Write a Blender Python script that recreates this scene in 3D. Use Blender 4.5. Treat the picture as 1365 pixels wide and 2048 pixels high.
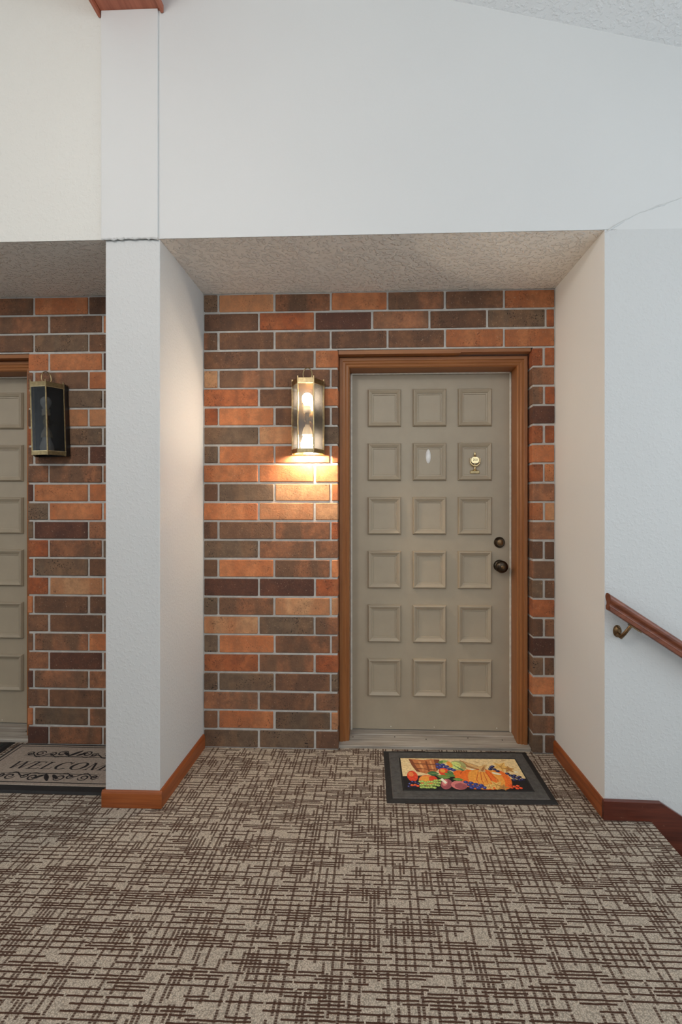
import bpy, bmesh, math, random
from mathutils import Vector, Matrix

for o in list(bpy.data.objects):
    bpy.data.objects.remove(o, do_unlink=True)
scene = bpy.context.scene
COL = scene.collection
rnd = random.Random(7)

# ------------------------------------------------------------------ camera
cam_data = bpy.data.cameras.new('camera')
cam = bpy.data.objects.new('camera', cam_data)
COL.objects.link(cam)
cam.location = (0.940, -2.598, 1.302)
cam.rotation_euler = (math.pi / 2, 0, 0.037)
cam_data.sensor_fit = 'AUTO'
cam_data.sensor_width = 36.0
cam_data.lens = 977.6 / 2048 * 36.0
cam_data.shift_x = (682.5 - 719.7) / 2048
cam_data.shift_y = (1011.5 - 1024.0) / 2048
cam_data.clip_start = 0.02
scene.camera = cam

# ------------------------------------------------------------------ light
world = bpy.data.worlds.new('world')
scene.world = world
world.use_nodes = True
wb = world.node_tree.nodes['Background']
wb.inputs['Color'].default_value = (0.84, 0.93, 1.0, 1)
wb.inputs['Strength'].default_value = 1.62


def area(name, loc, rot, sx, sy, power, color):
    d = bpy.data.lights.new(name, 'AREA')
    d.shape = 'RECTANGLE'
    d.size, d.size_y = sx, sy
    d.energy = power
    d.color = color
    o = bpy.data.objects.new(name, d)
    COL.objects.link(o)
    o.location = loc
    o.rotation_euler = rot
    return o


# daylight from the stairwell window down the right-hand side
area('stair_window_light', (4.4, -2.6, 1.9), (0, math.radians(82), 0), 2.2, 2.4, 22, (0.82, 0.92, 1.0))
# added lamp without a fixture, brightens the upper walls from above and left
gd = bpy.data.lights.new('added_upper_wall_fill', 'POINT')
gd.energy = 62
gd.color = (1.0, 0.95, 0.88)
gd.shadow_soft_size = 0.22
go = bpy.data.objects.new('added_upper_wall_fill', gd)
COL.objects.link(go)
go.location = (-0.35, -2.9, 3.05)

vs = scene.view_settings
vs.view_transform = 'Standard'
vs.look = 'None'
vs.exposure = 0.16
vs.gamma = 1.0
vs.use_curve_mapping = False


# ------------------------------------------------------------------ materials
def lin(c):
    out = []
    for v in c[:3]:
        v = v / 255.0
        out.append(v / 12.92 if v <= 0.04045 else ((v + 0.055) / 1.055) ** 2.4)
    return (out[0], out[1], out[2], 1.0)


class NT:
    """small wrapper for node wiring"""
    def __init__(self, name):
        self.m = bpy.data.materials.new(name)
        self.m.use_nodes = True
        self.t = self.m.node_tree
        self.b = self.t.nodes['Principled BSDF']

    def n(self, typ, **kw):
        nd = self.t.nodes.new(typ)
        for k, v in kw.items():
            setattr(nd, k, v)
        return nd

    def l(self, a, b):
        self.t.links.new(a, b)

    def set(self, **kw):
        for k, v in kw.items():
            self.b.inputs[k.replace('_', ' ')].default_value = v

    def math(self, op, a, b=None, c=None):
        nd = self.n('ShaderNodeMath', operation=op)
        for i, v in enumerate((a, b, c)):
            if v is None:
                continue
            if isinstance(v, (int, float)):
                nd.inputs[i].default_value = v
            else:
                self.l(v, nd.inputs[i])
        return nd.outputs[0]

    def mix(self, fac, a, b, blend='MIX'):
        nd = self.n('ShaderNodeMix', data_type='RGBA', blend_type=blend)
        for i, v in ((0, fac), (6, a), (7, b)):
            if isinstance(v, (int, float, tuple)):
                nd.inputs[i].default_value = v
            else:
                self.l(v, nd.inputs[i])
        return nd.outputs[2]

    def noise(self, vec, scale, detail=3.0, rough=0.55, dim='3D'):
        nd = self.n('ShaderNodeTexNoise', noise_dimensions=dim)
        nd.inputs['Scale'].default_value = scale
        nd.inputs['Detail'].default_value = detail
        nd.inputs['Roughness'].default_value = rough
        if vec is not None:
            self.l(vec, nd.inputs['Vector'])
        return nd.outputs['Fac']

    def ramp(self, fac, stops):
        nd = self.n('ShaderNodeValToRGB')
        cr = nd.color_ramp
        while len(cr.elements) < len(stops):
            cr.elements.new(0.5)
        for e, (p, c) in zip(cr.elements, stops):
            e.position = p
            e.color = c if len(c) == 4 else (*c, 1)
        self.l(fac, nd.inputs[0])
        return nd.outputs[0]

    def bump(self, h, strength, dist=0.01):
        nd = self.n('ShaderNodeBump')
        nd.inputs['Strength'].default_value = strength
        nd.inputs['Distance'].default_value = dist
        self.l(h, nd.inputs['Height'])
        self.l(nd.outputs[0], self.b.inputs['Normal'])

    def obj(self):
        return self.n('ShaderNodeTexCoord').outputs['Object']

    def pos(self):
        return self.n('ShaderNodeNewGeometry').outputs['Position']


def gray(v):
    return (v, v, v, 1)


def plain(name, rgb, rough=0.6, metal=0.0, var=0.06, scale=40.0, bump=0.0):
    k = NT(name)
    c = lin(rgb)
    p = k.obj()
    nf = k.noise(p, scale, 3)
    d = tuple(x * (1 - var * 2) for x in c[:3]) + (1,)
    e = tuple(min(1, x * (1 + var * 2)) for x in c[:3]) + (1,)
    k.l(k.ramp(nf, [(0.3, d), (0.7, e)]), k.b.inputs['Base Color'])
    k.set(Roughness=rough, Metallic=metal)
    if bump:
        k.bump(nf, bump, 0.004)
    return k.m


def paint(name, rgb, bump, scale, rough=0.55, coarse=False):
    k = NT(name)
    p = k.pos()
    n1 = k.noise(p, 1.3, 2)
    c = lin(rgb)
    d = tuple(x * 0.975 for x in c[:3]) + (1,)
    k.l(k.ramp(n1, [(0.35, d), (0.65, c)]), k.b.inputs['Base Color'])
    k.set(Roughness=rough)
    h = k.noise(p, scale, 4, 0.6)
    if coarse:
        h2 = k.ramp(k.noise(p, scale * 0.55, 2, 0.5), [(0.50, gray(0)), (0.62, gray(1))])
        h = k.math('ADD', k.math('MULTIPLY', h, 0.5), h2)
    k.bump(h, bump, 0.006)
    return k.m


M = {}
M['wall'] = paint('painted_wall_smooth', (214, 215, 214), 0.06, 70)
M['wall_alcove'] = paint('wall_paint_lightened_alcove', (232, 230, 225), 0.06, 70)  # lighter copy of the wall paint, keeps the alcove looking lit
M['wall_tex'] = paint('painted_wall_textured', (206, 207, 206), 0.17, 130, coarse=True)
M['wall_cream'] = paint('painted_wall_cream', (218, 217, 211), 0.17, 120, coarse=True)
M['soffit'] = paint('soffit_stipple', (238, 233, 225), 0.9, 90, 0.7, coarse=True)
M['ceiling'] = paint('ceiling_stipple', (242, 244, 245), 0.4, 90, 0.7, coarse=True)


def brick_mat(name, base, alt, dark, spots=0.5):
    k = NT(name)
    tc = k.obj()
    oi = k.n('ShaderNodeObjectInfo').outputs['Random']
    off = k.n('ShaderNodeCombineXYZ')
    r1 = k.math('MULTIPLY', oi, 37.0)
    r2 = k.math('MULTIPLY', oi, 91.0)
    k.l(r1, off.inputs[0]); k.l(r2, off.inputs[1]); k.l(k.math('MULTIPLY', oi, 53.0), off.inputs[2])
    add = k.n('ShaderNodeVectorMath', operation='ADD')
    k.l(tc, add.inputs[0]); k.l(off.outputs[0], add.inputs[1])
    p = add.outputs[0]
    # soft vertical kiln bands along the length of the brick
    mp = k.n('ShaderNodeMapping')
    mp.inputs['Scale'].default_value = (1, 0.15, 0.22)
    k.l(p, mp.inputs['Vector'])
    band = k.ramp(k.noise(mp.outputs[0], 9, 2, 0.4), [(0.42, gray(0)), (0.56, gray(1))])
    mott = k.ramp(k.noise(p, 22, 6, 0.72), [(0.38, gray(0)), (0.62, gray(1))])
    col = k.mix(band, lin(base), lin(alt))
    col = k.mix(k.math('MULTIPLY', mott, 0.62), col, lin(dark))
    # per-brick brightness
    hsv = k.n('ShaderNodeHueSaturation')
    k.l(col, hsv.inputs['Color'])
    hsv.inputs['Saturation'].default_value = 1.02
    k.l(k.math('ADD', k.math('MULTIPLY', oi, 0.30), 0.86), hsv.inputs['Value'])
    col = hsv.outputs[0]
    # pale flecks and black pits
    fl = k.ramp(k.noise(p, 150, 2, 0.5), [(0.66, gray(0)), (0.74, gray(1))])
    col = k.mix(k.math('MULTIPLY', fl, 0.38), col, lin((206, 176, 146)))
    clus = k.ramp(k.noise(p, 12, 1), [(0.48, gray(0)), (0.62, gray(1))])
    pit = k.ramp(k.noise(p, 130, 2, 0.45), [(0.34, gray(1)), (0.42, gray(0))])
    pm = k.math('MULTIPLY', k.math('MULTIPLY', pit, clus), spots)
    col = k.mix(pm, col, lin((32, 24, 20)))
    k.l(col, k.b.inputs['Base Color'])
    k.set(Roughness=0.85)
    h = k.math('SUBTRACT', k.noise(p, 85, 5, 0.7), k.math('MULTIPLY', pm, 0.8))
    k.bump(h, 0.5, 0.004)
    return k.m


BR = {
    'o': brick_mat('brick_orange', (202, 130, 86), (184, 112, 72), (140, 94, 66)),
    'r': brick_mat('brick_red', (170, 94, 58), (176, 104, 66), (108, 68, 48)),
    'm': brick_mat('brick_mid_brown', (162, 108, 76), (120, 88, 66), (92, 68, 54)),
    'b': brick_mat('brick_brown', (112, 80, 60), (134, 94, 68), (84, 62, 50)),
    'd': brick_mat('brick_dark', (92, 58, 45), (104, 66, 50), (70, 48, 40), 0.25),
    'g': brick_mat('brick_grey_brown', (118, 96, 76), (128, 98, 74), (82, 66, 55), 0.95),
    't': brick_mat('brick_tan', (206, 156, 114), (190, 130, 90), (146, 108, 80)),
}


def mortar():
    k = NT('mortar')
    p = k.pos()
    k.l(k.ramp(k.noise(p, 30, 4), [(0.3, lin((180, 176, 170))), (0.7, lin((202, 198, 191)))]), k.b.inputs['Base Color'])
    k.set(Roughness=0.9)
    k.bump(k.noise(p, 160, 4, 0.7), 0.6, 0.004)
    return k.m


M['mortar'] = mortar()


def wood(name, rgb, dark, axis=2, rough=0.42, scratches=0.15):
    k = NT(name)
    p = k.pos()
    mp = k.n('ShaderNodeMapping')
    s = [55, 55, 55]
    s[axis] = 3.0
    mp.inputs['Scale'].default_value = s
    k.l(p, mp.inputs['Vector'])
    g = k.noise(mp.outputs[0], 1.0, 5, 0.65)
    col = k.ramp(g, [(0.32, lin(dark)), (0.62, lin(rgb))])
    sc = k.ramp(k.noise(p, 45, 4, 0.7), [(0.66, gray(0)), (0.74, gray(1))])
    col = k.mix(k.math('MULTIPLY', sc, scratches), col, lin((222, 178, 140)))
    k.l(col, k.b.inputs['Base Color'])
    k.set(Roughness=rough)
    k.bump(g, 0.12, 0.003)
    return k.m


M['casing_v'] = wood('casing_stain_vertical', (156, 101, 56), (138, 85, 45), 2, 0.45, 0.05)
M['casing_h'] = wood('casing_stain_horizontal', (156, 101, 56), (138, 85, 45), 0, 0.45, 0.05)
M['base_y'] = wood('baseboard_wood_y', (158, 86, 42), (124, 62, 28), 1, 0.38)
M['base_x'] = wood('baseboard_wood_x', (158, 86, 42), (124, 62, 28), 0, 0.38)
M['skirt'] = wood('stair_skirt_wood', (98, 46, 32), (66, 28, 20), 0, 0.28, 0.22)
M['rail'] = wood('handrail_wood', (128, 70, 44), (92, 44, 26), 0, 0.32, 0.10)
M['beam'] = wood('beam_wood', (182, 108, 82), (156, 86, 62), 1, 0.5, 0.08)
M['thresh'] = wood('threshold_weathered_wood', (176, 168, 156), (126, 118, 108), 0, 0.6, 0.12)
M['door'] = plain('door_taupe_paint', (168, 155, 134), 0.42, 0, 0.02, 9)
M['strip'] = plain('weatherstrip_white', (214, 210, 198), 0.5)
M['sweep'] = plain('door_sweep_grey', (92, 96, 98), 0.5)
M['brass'] = plain('antique_brass', (166, 146, 108), 0.34, 1.0, 0.12, 60)
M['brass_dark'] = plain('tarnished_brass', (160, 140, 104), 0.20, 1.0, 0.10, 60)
M['brass_bright'] = plain('polished_brass', (226, 204, 158), 0.22, 1.0, 0.06, 60)
M['bronze_light'] = plain('worn_bronze', (124, 98, 70), 0.34, 1.0, 0.12, 60)
M['bronze'] = plain('dark_bronze', (74, 64, 54), 0.28, 1.0, 0.12, 60)
M['back_dark_reflection'] = plain('black_as_dark_reflection', (24, 24, 25), 0.35)  # black plate colour standing in for a dark reflection in the brass
M['hole'] = plain('dark_recess', (22, 18, 16), 0.8)
M['white_plastic'] = plain('white_plastic', (236, 236, 234), 0.3)
M['socket'] = plain('socket_card', (206, 196, 172), 0.5)
M['rubber'] = plain('mat_rubber_charcoal', (88, 84, 80), 0.75, 0, 0.12, 60, 0.2)
M['rubber_black'] = plain('mat_rubber_black', (30, 29, 29), 0.7, 0, 0.12, 60, 0.2)
M['mat_beige'] = plain('mat_pile_beige', (158, 144, 130), 0.95, 0, 0.10, 130, 0.5)
M['ink'] = plain('mat_print_black', (30, 24, 24), 0.9)
M['mat_green'] = plain('mat_pile_dark_green', (44, 50, 46), 0.95, 0, 0.1, 130, 0.5)


def glass():
    k = NT('lantern_smoked_glass')
    t = k.t
    t.nodes.remove(k.b)
    tr = k.n('ShaderNodeBsdfTransparent')
    tr.inputs[0].default_value = (0.60, 0.60, 0.60, 1)
    gl = k.n('ShaderNodeBsdfGlossy')
    gl.inputs['Roughness'].default_value = 0.03
    gl.inputs[0].default_value = (0.9, 0.92, 0.95, 1)
    lw = k.n('ShaderNodeFresnel')
    lw.inputs[0].default_value = 1.45
    mx = k.n('ShaderNodeMixShader')
    k.l(lw.outputs[0], mx.inputs[0])
    k.l(tr.outputs[0], mx.inputs[1])
    k.l(gl.outputs[0], mx.inputs[2])
    df = k.n('ShaderNodeBsdfDiffuse')
    df.inputs[0].default_value = (0.75, 0.72, 0.66, 1)
    tl = k.n('ShaderNodeBsdfTranslucent')
    tl.inputs[0].default_value = (0.75, 0.72, 0.66, 1)
    hz = k.n('ShaderNodeMixShader')
    hz.inputs[0].default_value = 0.6
    k.l(df.outputs[0], hz.inputs[1]); k.l(tl.outputs[0], hz.inputs[2])
    m2 = k.n('ShaderNodeMixShader')
    m2.inputs[0].default_value = 0.006
    k.l(mx.outputs[0], m2.inputs[1]); k.l(hz.outputs[0], m2.inputs[2])
    k.l(m2.outputs[0], t.nodes['Material Output'].inputs['Surface'])
    return k.m


M['glass'] = glass()


def emit(name, rgb, strength):
    k = NT(name)
    k.set(Base_Color=(0.9, 0.9, 0.9, 1), Roughness=0.4)
    k.b.inputs['Emission Color'].default_value = (*rgb, 1)
    k.b.inputs['Emission Strength'].default_value = strength
    return k.m


M['bulb_on'] = emit('lit_bulb', (1.0, 0.79, 0.58), 380)
M['bulb_on_up'] = emit('lit_bulb_bright', (1.0, 0.79, 0.58), 520)
M['bulb_off'] = plain('unlit_bulb', (224, 226, 226), 0.25)


def carpet():
    k = NT('carpet_loop_pile')
    p = k.pos()
    wob = k.n('ShaderNodeTexNoise')
    wob.inputs['Scale'].default_value = 45
    wob.inputs['Detail'].default_value = 1
    k.l(p, wob.inputs['Vector'])
    sub = k.n('ShaderNodeVectorMath', operation='SUBTRACT')
    k.l(wob.outputs['Color'], sub.inputs[0]); sub.inputs[1].default_value = (0.5, 0.5, 0.5)
    scl = k.n('ShaderNodeVectorMath', operation='SCALE')
    k.l(sub.outputs[0], scl.inputs[0]); scl.inputs['Scale'].default_value = 0.0032
    add = k.n('ShaderNodeVectorMath', operation='ADD')
    k.l(p, add.inputs[0]); k.l(scl.outputs[0], add.inputs[1])
    sep = k.n('ShaderNodeSeparateXYZ')
    k.l(add.outputs[0], sep.inputs[0])
    X, Y = sep.outputs[0], sep.outputs[1]

    def dashes(along, across, pitch, length, density, width, seed):
        rowf = k.math('DIVIDE', across, pitch)
        row = k.math('FLOOR', rowf)
        fr = k.math('FRACT', rowf)
        wn = k.n('ShaderNodeTexWhiteNoise', noise_dimensions='2D')
        cv = k.n('ShaderNodeCombineXYZ')
        k.l(row, cv.inputs[0]); cv.inputs[1].default_value = seed
        k.l(cv.outputs[0], wn.inputs['Vector'])
        sepc = k.n('ShaderNodeSeparateColor')
        k.l(wn.outputs['Color'], sepc.inputs[0])
        ln = k.math('MULTIPLY', k.math('ADD', sepc.outputs[1], 0.55), length)
        u = k.math('ADD', k.math('DIVIDE', along, ln), k.math('MULTIPLY', sepc.outputs[0], 17.0))
        seg = k.math('FLOOR', u)
        wn2 = k.n('ShaderNodeTexWhiteNoise', noise_dimensions='3D')
        cv2 = k.n('ShaderNodeCombineXYZ')
        k.l(seg, cv2.inputs[0]); k.l(row, cv2.inputs[1]); cv2.inputs[2].default_value = seed
        k.l(cv2.outputs[0], wn2.inputs['Vector'])
        par = k.math('MODULO', k.math('ABSOLUTE', row), 2.0)
        dens = k.math('ADD', k.math('MULTIPLY', par, density[1] - density[0]), density[0])
        on = k.math('LESS_THAN', wn2.outputs['Value'], dens)
        gap = k.math('LESS_THAN', k.math('FRACT', u), 0.94)
        on = k.math('MULTIPLY', on, gap)
        d = k.math('ABSOLUTE', k.math('SUBTRACT', fr, 0.5))
        mr = k.n('ShaderNodeMapRange', interpolation_type='SMOOTHSTEP')
        k.l(d, mr.inputs[0])
        mr.inputs[1].default_value = width * 0.5 + 0.10
        mr.inputs[2].default_value = width * 0.5 - 0.10
        mr.inputs[3].default_value = 0.0
        mr.inputs[4].default_value = 1.0
        return k.math('MULTIPLY', on, mr.outputs[0])

    h1 = dashes(X, Y, 0.0098, 0.125, (0.80, 0.28), 0.54, 3.0)
    v1 = dashes(Y, X, 0.0130, 0.074, (0.60, 0.22), 0.60, 8.0)
    # tufts break the lengthwise lines into stitches
    st = k.math('ADD', k.math('MULTIPLY', k.math('SINE', k.math('MULTIPLY', Y, 2 * math.pi / 0.0068)), 0.20), 0.80)
    v1 = k.math('MULTIPLY', v1, st)
    line = k.math('MAXIMUM', h1, v1)
    fib = k.noise(p, 420, 3, 0.7)
    loop = k.n('ShaderNodeTexVoronoi')
    loop.inputs['Scale'].default_value = 230
    k.l(p, loop.inputs['Vector'])
    base = k.ramp(fib, [(0.30, lin((150, 139, 124))), (0.52, lin((208, 194, 175))), (0.72, lin((234, 224, 210)))])
    big = k.noise(p, 2.2, 2)
    base = k.mix(k.math('MULTIPLY', big, 0.25), base, lin((150, 136, 120)))
    loop_shade = k.ramp(loop.outputs['Distance'], [(0.25, gray(1.0)), (0.75, gray(0.55))])  # shade between the pile loops, painted into the base colour
    base = k.mix(1.0, base, loop_shade, 'MULTIPLY')
    dark = k.ramp(fib, [(0.35, lin((52, 34, 26))), (0.70, lin((94, 66, 52)))])
    k.l(k.mix(line, base, dark), k.b.inputs['Base Color'])
    k.set(Roughness=0.95)
    k.b.inputs['Specular IOR Level'].default_value = 0.15
    h = k.math('SUBTRACT', k.math('ADD', k.math('MULTIPLY', fib, 0.4), k.math('MULTIPLY', loop.outputs['Distance'], -0.6)),
               k.math('MULTIPLY', line, 0.5))
    k.bump(h, 0.8, 0.004)
    return k.m


M['carpet'] = carpet()


# ------------------------------------------------------------------ mesh helpers
class MB:
    def __init__(self):
        self.v, self.f, self.mi = [], [], []
        self.cur = 0

    def add(self, verts, faces):
        o = len(self.v)
        self.v += [tuple(x) for x in verts]
        for f in faces:
            self.f.append(tuple(i + o for i in f))
            self.mi.append(self.cur)

    def box(self, x0, x1, y0, y1, z0, z1):
        self.add([(x0, y0, z0), (x1, y0, z0), (x1, y1, z0), (x0, y1, z0),
                  (x0, y0, z1), (x1, y0, z1), (x1, y1, z1), (x0, y1, z1)],
                 [(0, 3, 2, 1), (4, 5, 6, 7), (0, 1, 5, 4), (1, 2, 6, 5), (2, 3, 7, 6), (3, 0, 4, 7)])

    def loft(self, rings, close=True, cap=True):
        n = len(rings[0])
        vs_ = [p for r in rings for p in r]
        fs = []
        for i in range(len(rings) - 1):
            for j in range(n if close else n - 1):
                a = i * n + j
                b = i * n + (j + 1) % n
                fs.append((a, b, b + n, a + n))
        if cap:
            fs.append(tuple(reversed(range(n))))
            fs.append(tuple(range((len(rings) - 1) * n, len(rings) * n)))
        self.add(vs_, fs)

    def prism(self, poly, axis, a0, a1):
        """poly in the two other axes, extruded along axis"""
        def mk(p, a):
            if axis == 'x':
                return (a, p[0], p[1])
            if axis == 'y':
                return (p[0], a, p[1])
            return (p[0], p[1], a)
        self.loft([[mk(p, a0) for p in poly], [mk(p, a1) for p in poly]])

    def lathe(self, prof, origin=(0, 0, 0), axis='z', n=24, sx=1.0, sy=1.0):
        """prof: list of (radius, height along axis)"""
        ox, oy, oz = origin
        rings = []
        for r, h in prof:
            ring = []
            for j in range(n):
                a = 2 * math.pi * j / n
                c, s = math.cos(a) * r * sx, math.sin(a) * r * sy
                if axis == 'z':
                    ring.append((ox + c, oy + s, oz + h))
                elif axis == '-y':
                    ring.append((ox + c, oy - h, oz + s))
                else:
                    ring.append((ox + h, oy + c, oz + s))
            rings.append(ring)
        self.loft(rings)

    def tube(self, pts, r, n=10, closed=False, ref=None):
        pts = [Vector(p) for p in pts]
        rings = []
        N = len(pts)
        for i, p in enumerate(pts):
            if closed:
                d = pts[(i + 1) % N] - pts[i - 1]
            else:
                d = pts[min(i + 1, N - 1)] - pts[max(i - 1, 0)]
            d.normalize()
            up = Vector(ref) if ref else Vector((0, 0, 1)) if abs(d.z) < 0.95 else Vector((0, 1, 0))
            a = d.cross(up).normalized()
            b = d.cross(a).normalized()
            rr = r[i] if isinstance(r, (list, tuple)) else r
            rings.append([tuple(p + a * math.cos(2 * math.pi * j / n) * rr + b * math.sin(2 * math.pi * j / n) * rr) for j in range(n)])
        if closed:
            rings.append(rings[0])
        self.loft(rings, cap=not closed)

    def mesh(self, name, mats, bevel=0.0, smooth=False, segs=1):
        me = bpy.data.meshes.new(name)
        me.from_pydata(self.v, [], self.f)
        if not isinstance(mats, (list, tuple)):
            mats = [mats]
        for m in mats:
            me.materials.append(m)
        for p, i in zip(me.polygons, self.mi):
            p.material_index = i
        bm = bmesh.new()
        bm.from_mesh(me)
        bmesh.ops.remove_doubles(bm, verts=bm.verts, dist=1e-6)
        bmesh.ops.recalc_face_normals(bm, faces=bm.faces)
        if bevel:
            es = [e for e in bm.edges if len(e.link_faces) == 2 and e.calc_face_angle(0) > 0.5]
            bmesh.ops.bevel(bm, geom=es, offset=bevel, segments=segs, affect='EDGES', profile=0.5)
        bm.to_mesh(me)
        bm.free()
        if smooth:
            for p in me.polygons:
                p.use_smooth = True
            try:
                me.set_sharp_from_angle(angle=math.radians(40))
            except Exception:
                pass
        return me

    def build(self, name, mats, parent=None, loc=None, bevel=0.0, smooth=False, segs=1):
        return place(name, self.mesh(name, mats, bevel, smooth, segs), parent, loc)


def place(name, me, parent=None, loc=None):
    o = bpy.data.objects.new(name, me)
    COL.objects.link(o)
    if parent is not None:
        o.parent = parent
    if loc is not None:
        o.location = loc
    return o


def tag(o, label, cat, kind=None, group=None):
    o['label'] = label
    o['category'] = cat
    if kind:
        o['kind'] = kind
    if group:
        o['group'] = group
    return o


def empty(name, loc):
    o = bpy.data.objects.new(name, None)
    o.empty_display_size = 0.1
    COL.objects.link(o)
    o.location = loc
    return o


# ------------------------------------------------------------------ dimensions
FY = -0.522           # plane of the hall wall in front of the alcoves
W = 1.872             # alcove width at the brick
WF = 1.887            # alcove width at its mouth
PL = -0.240           # left side of the pillar
LW = PL - W           # far side of the left alcove
ZB, ZF = 2.441, 2.453   # soffit height at brick / at mouth
EDGE = 2.067          # edge of the landing
OPL, OPR, OPT = 0.729, 1.753, 2.134
MIR = PL              # mirrored alcove: x' = PL - x

# ------------------------------------------------------------------ structure
# landing floor
b = MB()
b.box(-4.5, EDGE, -5.2, 0.3, -0.18, 0.0)
tag(b.build('floor', M['carpet']), 'taupe loop carpet with dark brown criss-cross lines on the landing', 'carpet', 'structure')

# stairs going down to the right
b = MB()
for i in range(7):
    x0 = EDGE + 0.285 * i
    b.box(x0, x0 + 0.30, -1.75, FY, -0.18 * (i + 1) - 0.18, -0.18 * (i + 1))
tag(b.build('stairs', M['carpet'], bevel=0.008), 'carpeted stair treads going down beside the handrail wall', 'stairs', 'structure')

# pillar
b = MB()
b.box(PL, 0.0, FY, 0.1, 0, ZF)
pil = b.build('pillar', M['wall_tex'], bevel=0.004, segs=2)
tag(pil, 'white painted pillar between the two brick door alcoves', 'pillar', 'structure')
b = MB()
b.box(PL - 0.013, -0.004, FY - 0.013, FY + 0.1, ZF, 3.437)
b.build('upper_pilaster', M['wall'], pil, bevel=0.003, segs=2)
b = MB()
pts = []
r2 = random.Random(3)
for i in range(26):
    t = i / 25
    pts.append((PL - 0.010 + t * 0.245, FY - 0.010, ZF + r2.uniform(-0.004, 0.003)))
b.tube(pts, [r2.uniform(0.002, 0.0060) for _ in pts], 6)
b.build('plaster_seam', M['wall_tex'], pil, smooth=True)

# upper hall wall following the vaulted ceiling
def ceil_z(x):
    return 3.437 - 0.244 * (abs(x + 0.128) - 1.372)


b = MB()
b.prism([(0.0, ZF), (4.6, ZF), (4.6, ceil_z(4.6) + 0.05), (-0.128, ceil_z(-0.128) + 0.05), (-0.128, ZF)], 'y', FY, FY + 0.12)
upw = b.build('wall_upper', M['wall'])
tag(upw, 'smooth pale grey wall above the right brick alcove up to the sloped ceiling', 'wall', 'structure')
b = MB()
b.prism([(-4.6, ZF), (-0.128, ZF), (-0.128, ceil_z(-0.128) + 0.05), (-4.6, ceil_z(-4.6) + 0.05)], 'y', FY, FY + 0.12)
tag(b.build('wall_upper_left', M['wall_cream']), 'textured cream wall above the left brick alcove beside the pillar', 'wall', 'structure')

# right hall wall down into the stairwell
b = MB()
b.prism([(WF, -2.6), (4.6, -2.6), (4.6, ZF), (WF, ZF)], 'y', FY, FY + 0.12)
wr = b.build('wall_right', M['wall_tex'])
tag(wr, 'bluish white textured wall behind the handrail at right', 'wall', 'structure')
b = MB()
pts, rad = [], []
r2 = random.Random(11)
for i in range(40):
    t = i / 39
    x = 1.891 + t * 0.62
    z = 2.442 + t * 0.30 + 0.012 * math.sin(t * 9) + r2.uniform(-0.002, 0.002)
    pts.append((x, FY - 0.0005, z))
    rad.append(0.0016 + 0.0035 * max(0.0, math.sin(t * 22)) * (1 - t))
b.tube(pts, rad, 6)
b.build('plaster_ridge', M['wall_tex'], upw, smooth=True)

# alcove side walls (the right alcove flares slightly)
b = MB()
b.prism([(W, 0.1), (W, 0.0), (WF, FY), (WF + 0.1, FY + 0.121), (WF + 0.1, 0.1)], 'z', 0.0, ZF)
tag(b.build('wall_alcove_right', M['wall_alcove']), 'plain painted side wall right of the door with the fruit doormat', 'wall', 'structure')
b = MB()
b.box(LW - 2.4, LW, FY, 0.1, 0, ZF)
tag(b.build('wall_left', M['wall_tex']), 'painted wall closing the left alcove beyond the frame', 'wall', 'structure')

# soffits
b = MB()
b.prism([(FY, ZF), (0.1, ZB), (0.1, ZB + 0.2), (FY + 0.121, ZB + 0.2), (FY + 0.121, ZF + 0.001), (FY, ZF + 0.001)], 'x', 0.0, WF + 0.05)
tag(b.build('ceiling_alcove', M['soffit']), 'stippled soffit above the lit lantern and front door', 'ceiling', 'structure')
b = MB()
b.prism([(FY, ZF), (0.1, ZB), (0.1, ZB + 0.2), (FY + 0.121, ZB + 0.2), (FY + 0.121, ZF + 0.001), (FY, ZF + 0.001)], 'x', LW - 0.05, PL)
tag(b.build('ceiling_alcove_left', M['soffit']), 'stippled soffit above the unlit lantern at left', 'ceiling', 'structure')

# unseen walls added behind and beside the camera to block light
b = MB()
b.box(-0.6, 4.6, -5.3, -5.2, -2.6, 1.7)
b.box(-4.6, -0.6, -5.3, -5.2, -0.2, 3.5)
tag(b.build('blocker_wall_behind', M['wall']), 'pale unseen wall behind the viewer, added to block light', 'wall', 'structure')
b = MB()
b.box(4.6, 4.7, -5.3, FY, -2.6, 1.7)
tag(b.build('blocker_wall_stairwell', M['wall']), 'pale unseen wall across the stairwell, added to block light', 'wall', 'structure')
b = MB()
b.box(-4.6, -4.5, -5.3, FY, 0.0, 1.5)
tag(b.build('blocker_wall_far_left', M['wall']), 'pale unseen wall at the far left, added to block light', 'wall', 'structure')

# vaulted ceiling
b = MB()
b.prism([(-0.128, ceil_z(-0.128)), (4.6, ceil_z(4.6)), (4.6, ceil_z(4.6) + 0.15), (-0.128, ceil_z(-0.128) + 0.15)], 'y', -5.2, FY + 0.12)
tag(b.build('ceiling', M['ceiling']), 'white stippled sloped ceiling rising from the right to the ridge', 'ceiling', 'structure')
b = MB()
b.prism([(-4.6, ceil_z(-4.6)), (-0.128, ceil_z(-0.128)), (-0.128, ceil_z(-0.128) + 0.15), (-4.6, ceil_z(-4.6) + 0.15)], 'y', -5.2, FY + 0.12)
tag(b.build('ceiling_left', M['ceiling']), 'white stippled sloped ceiling rising from the left to the ridge', 'ceiling', 'structure')

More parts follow.
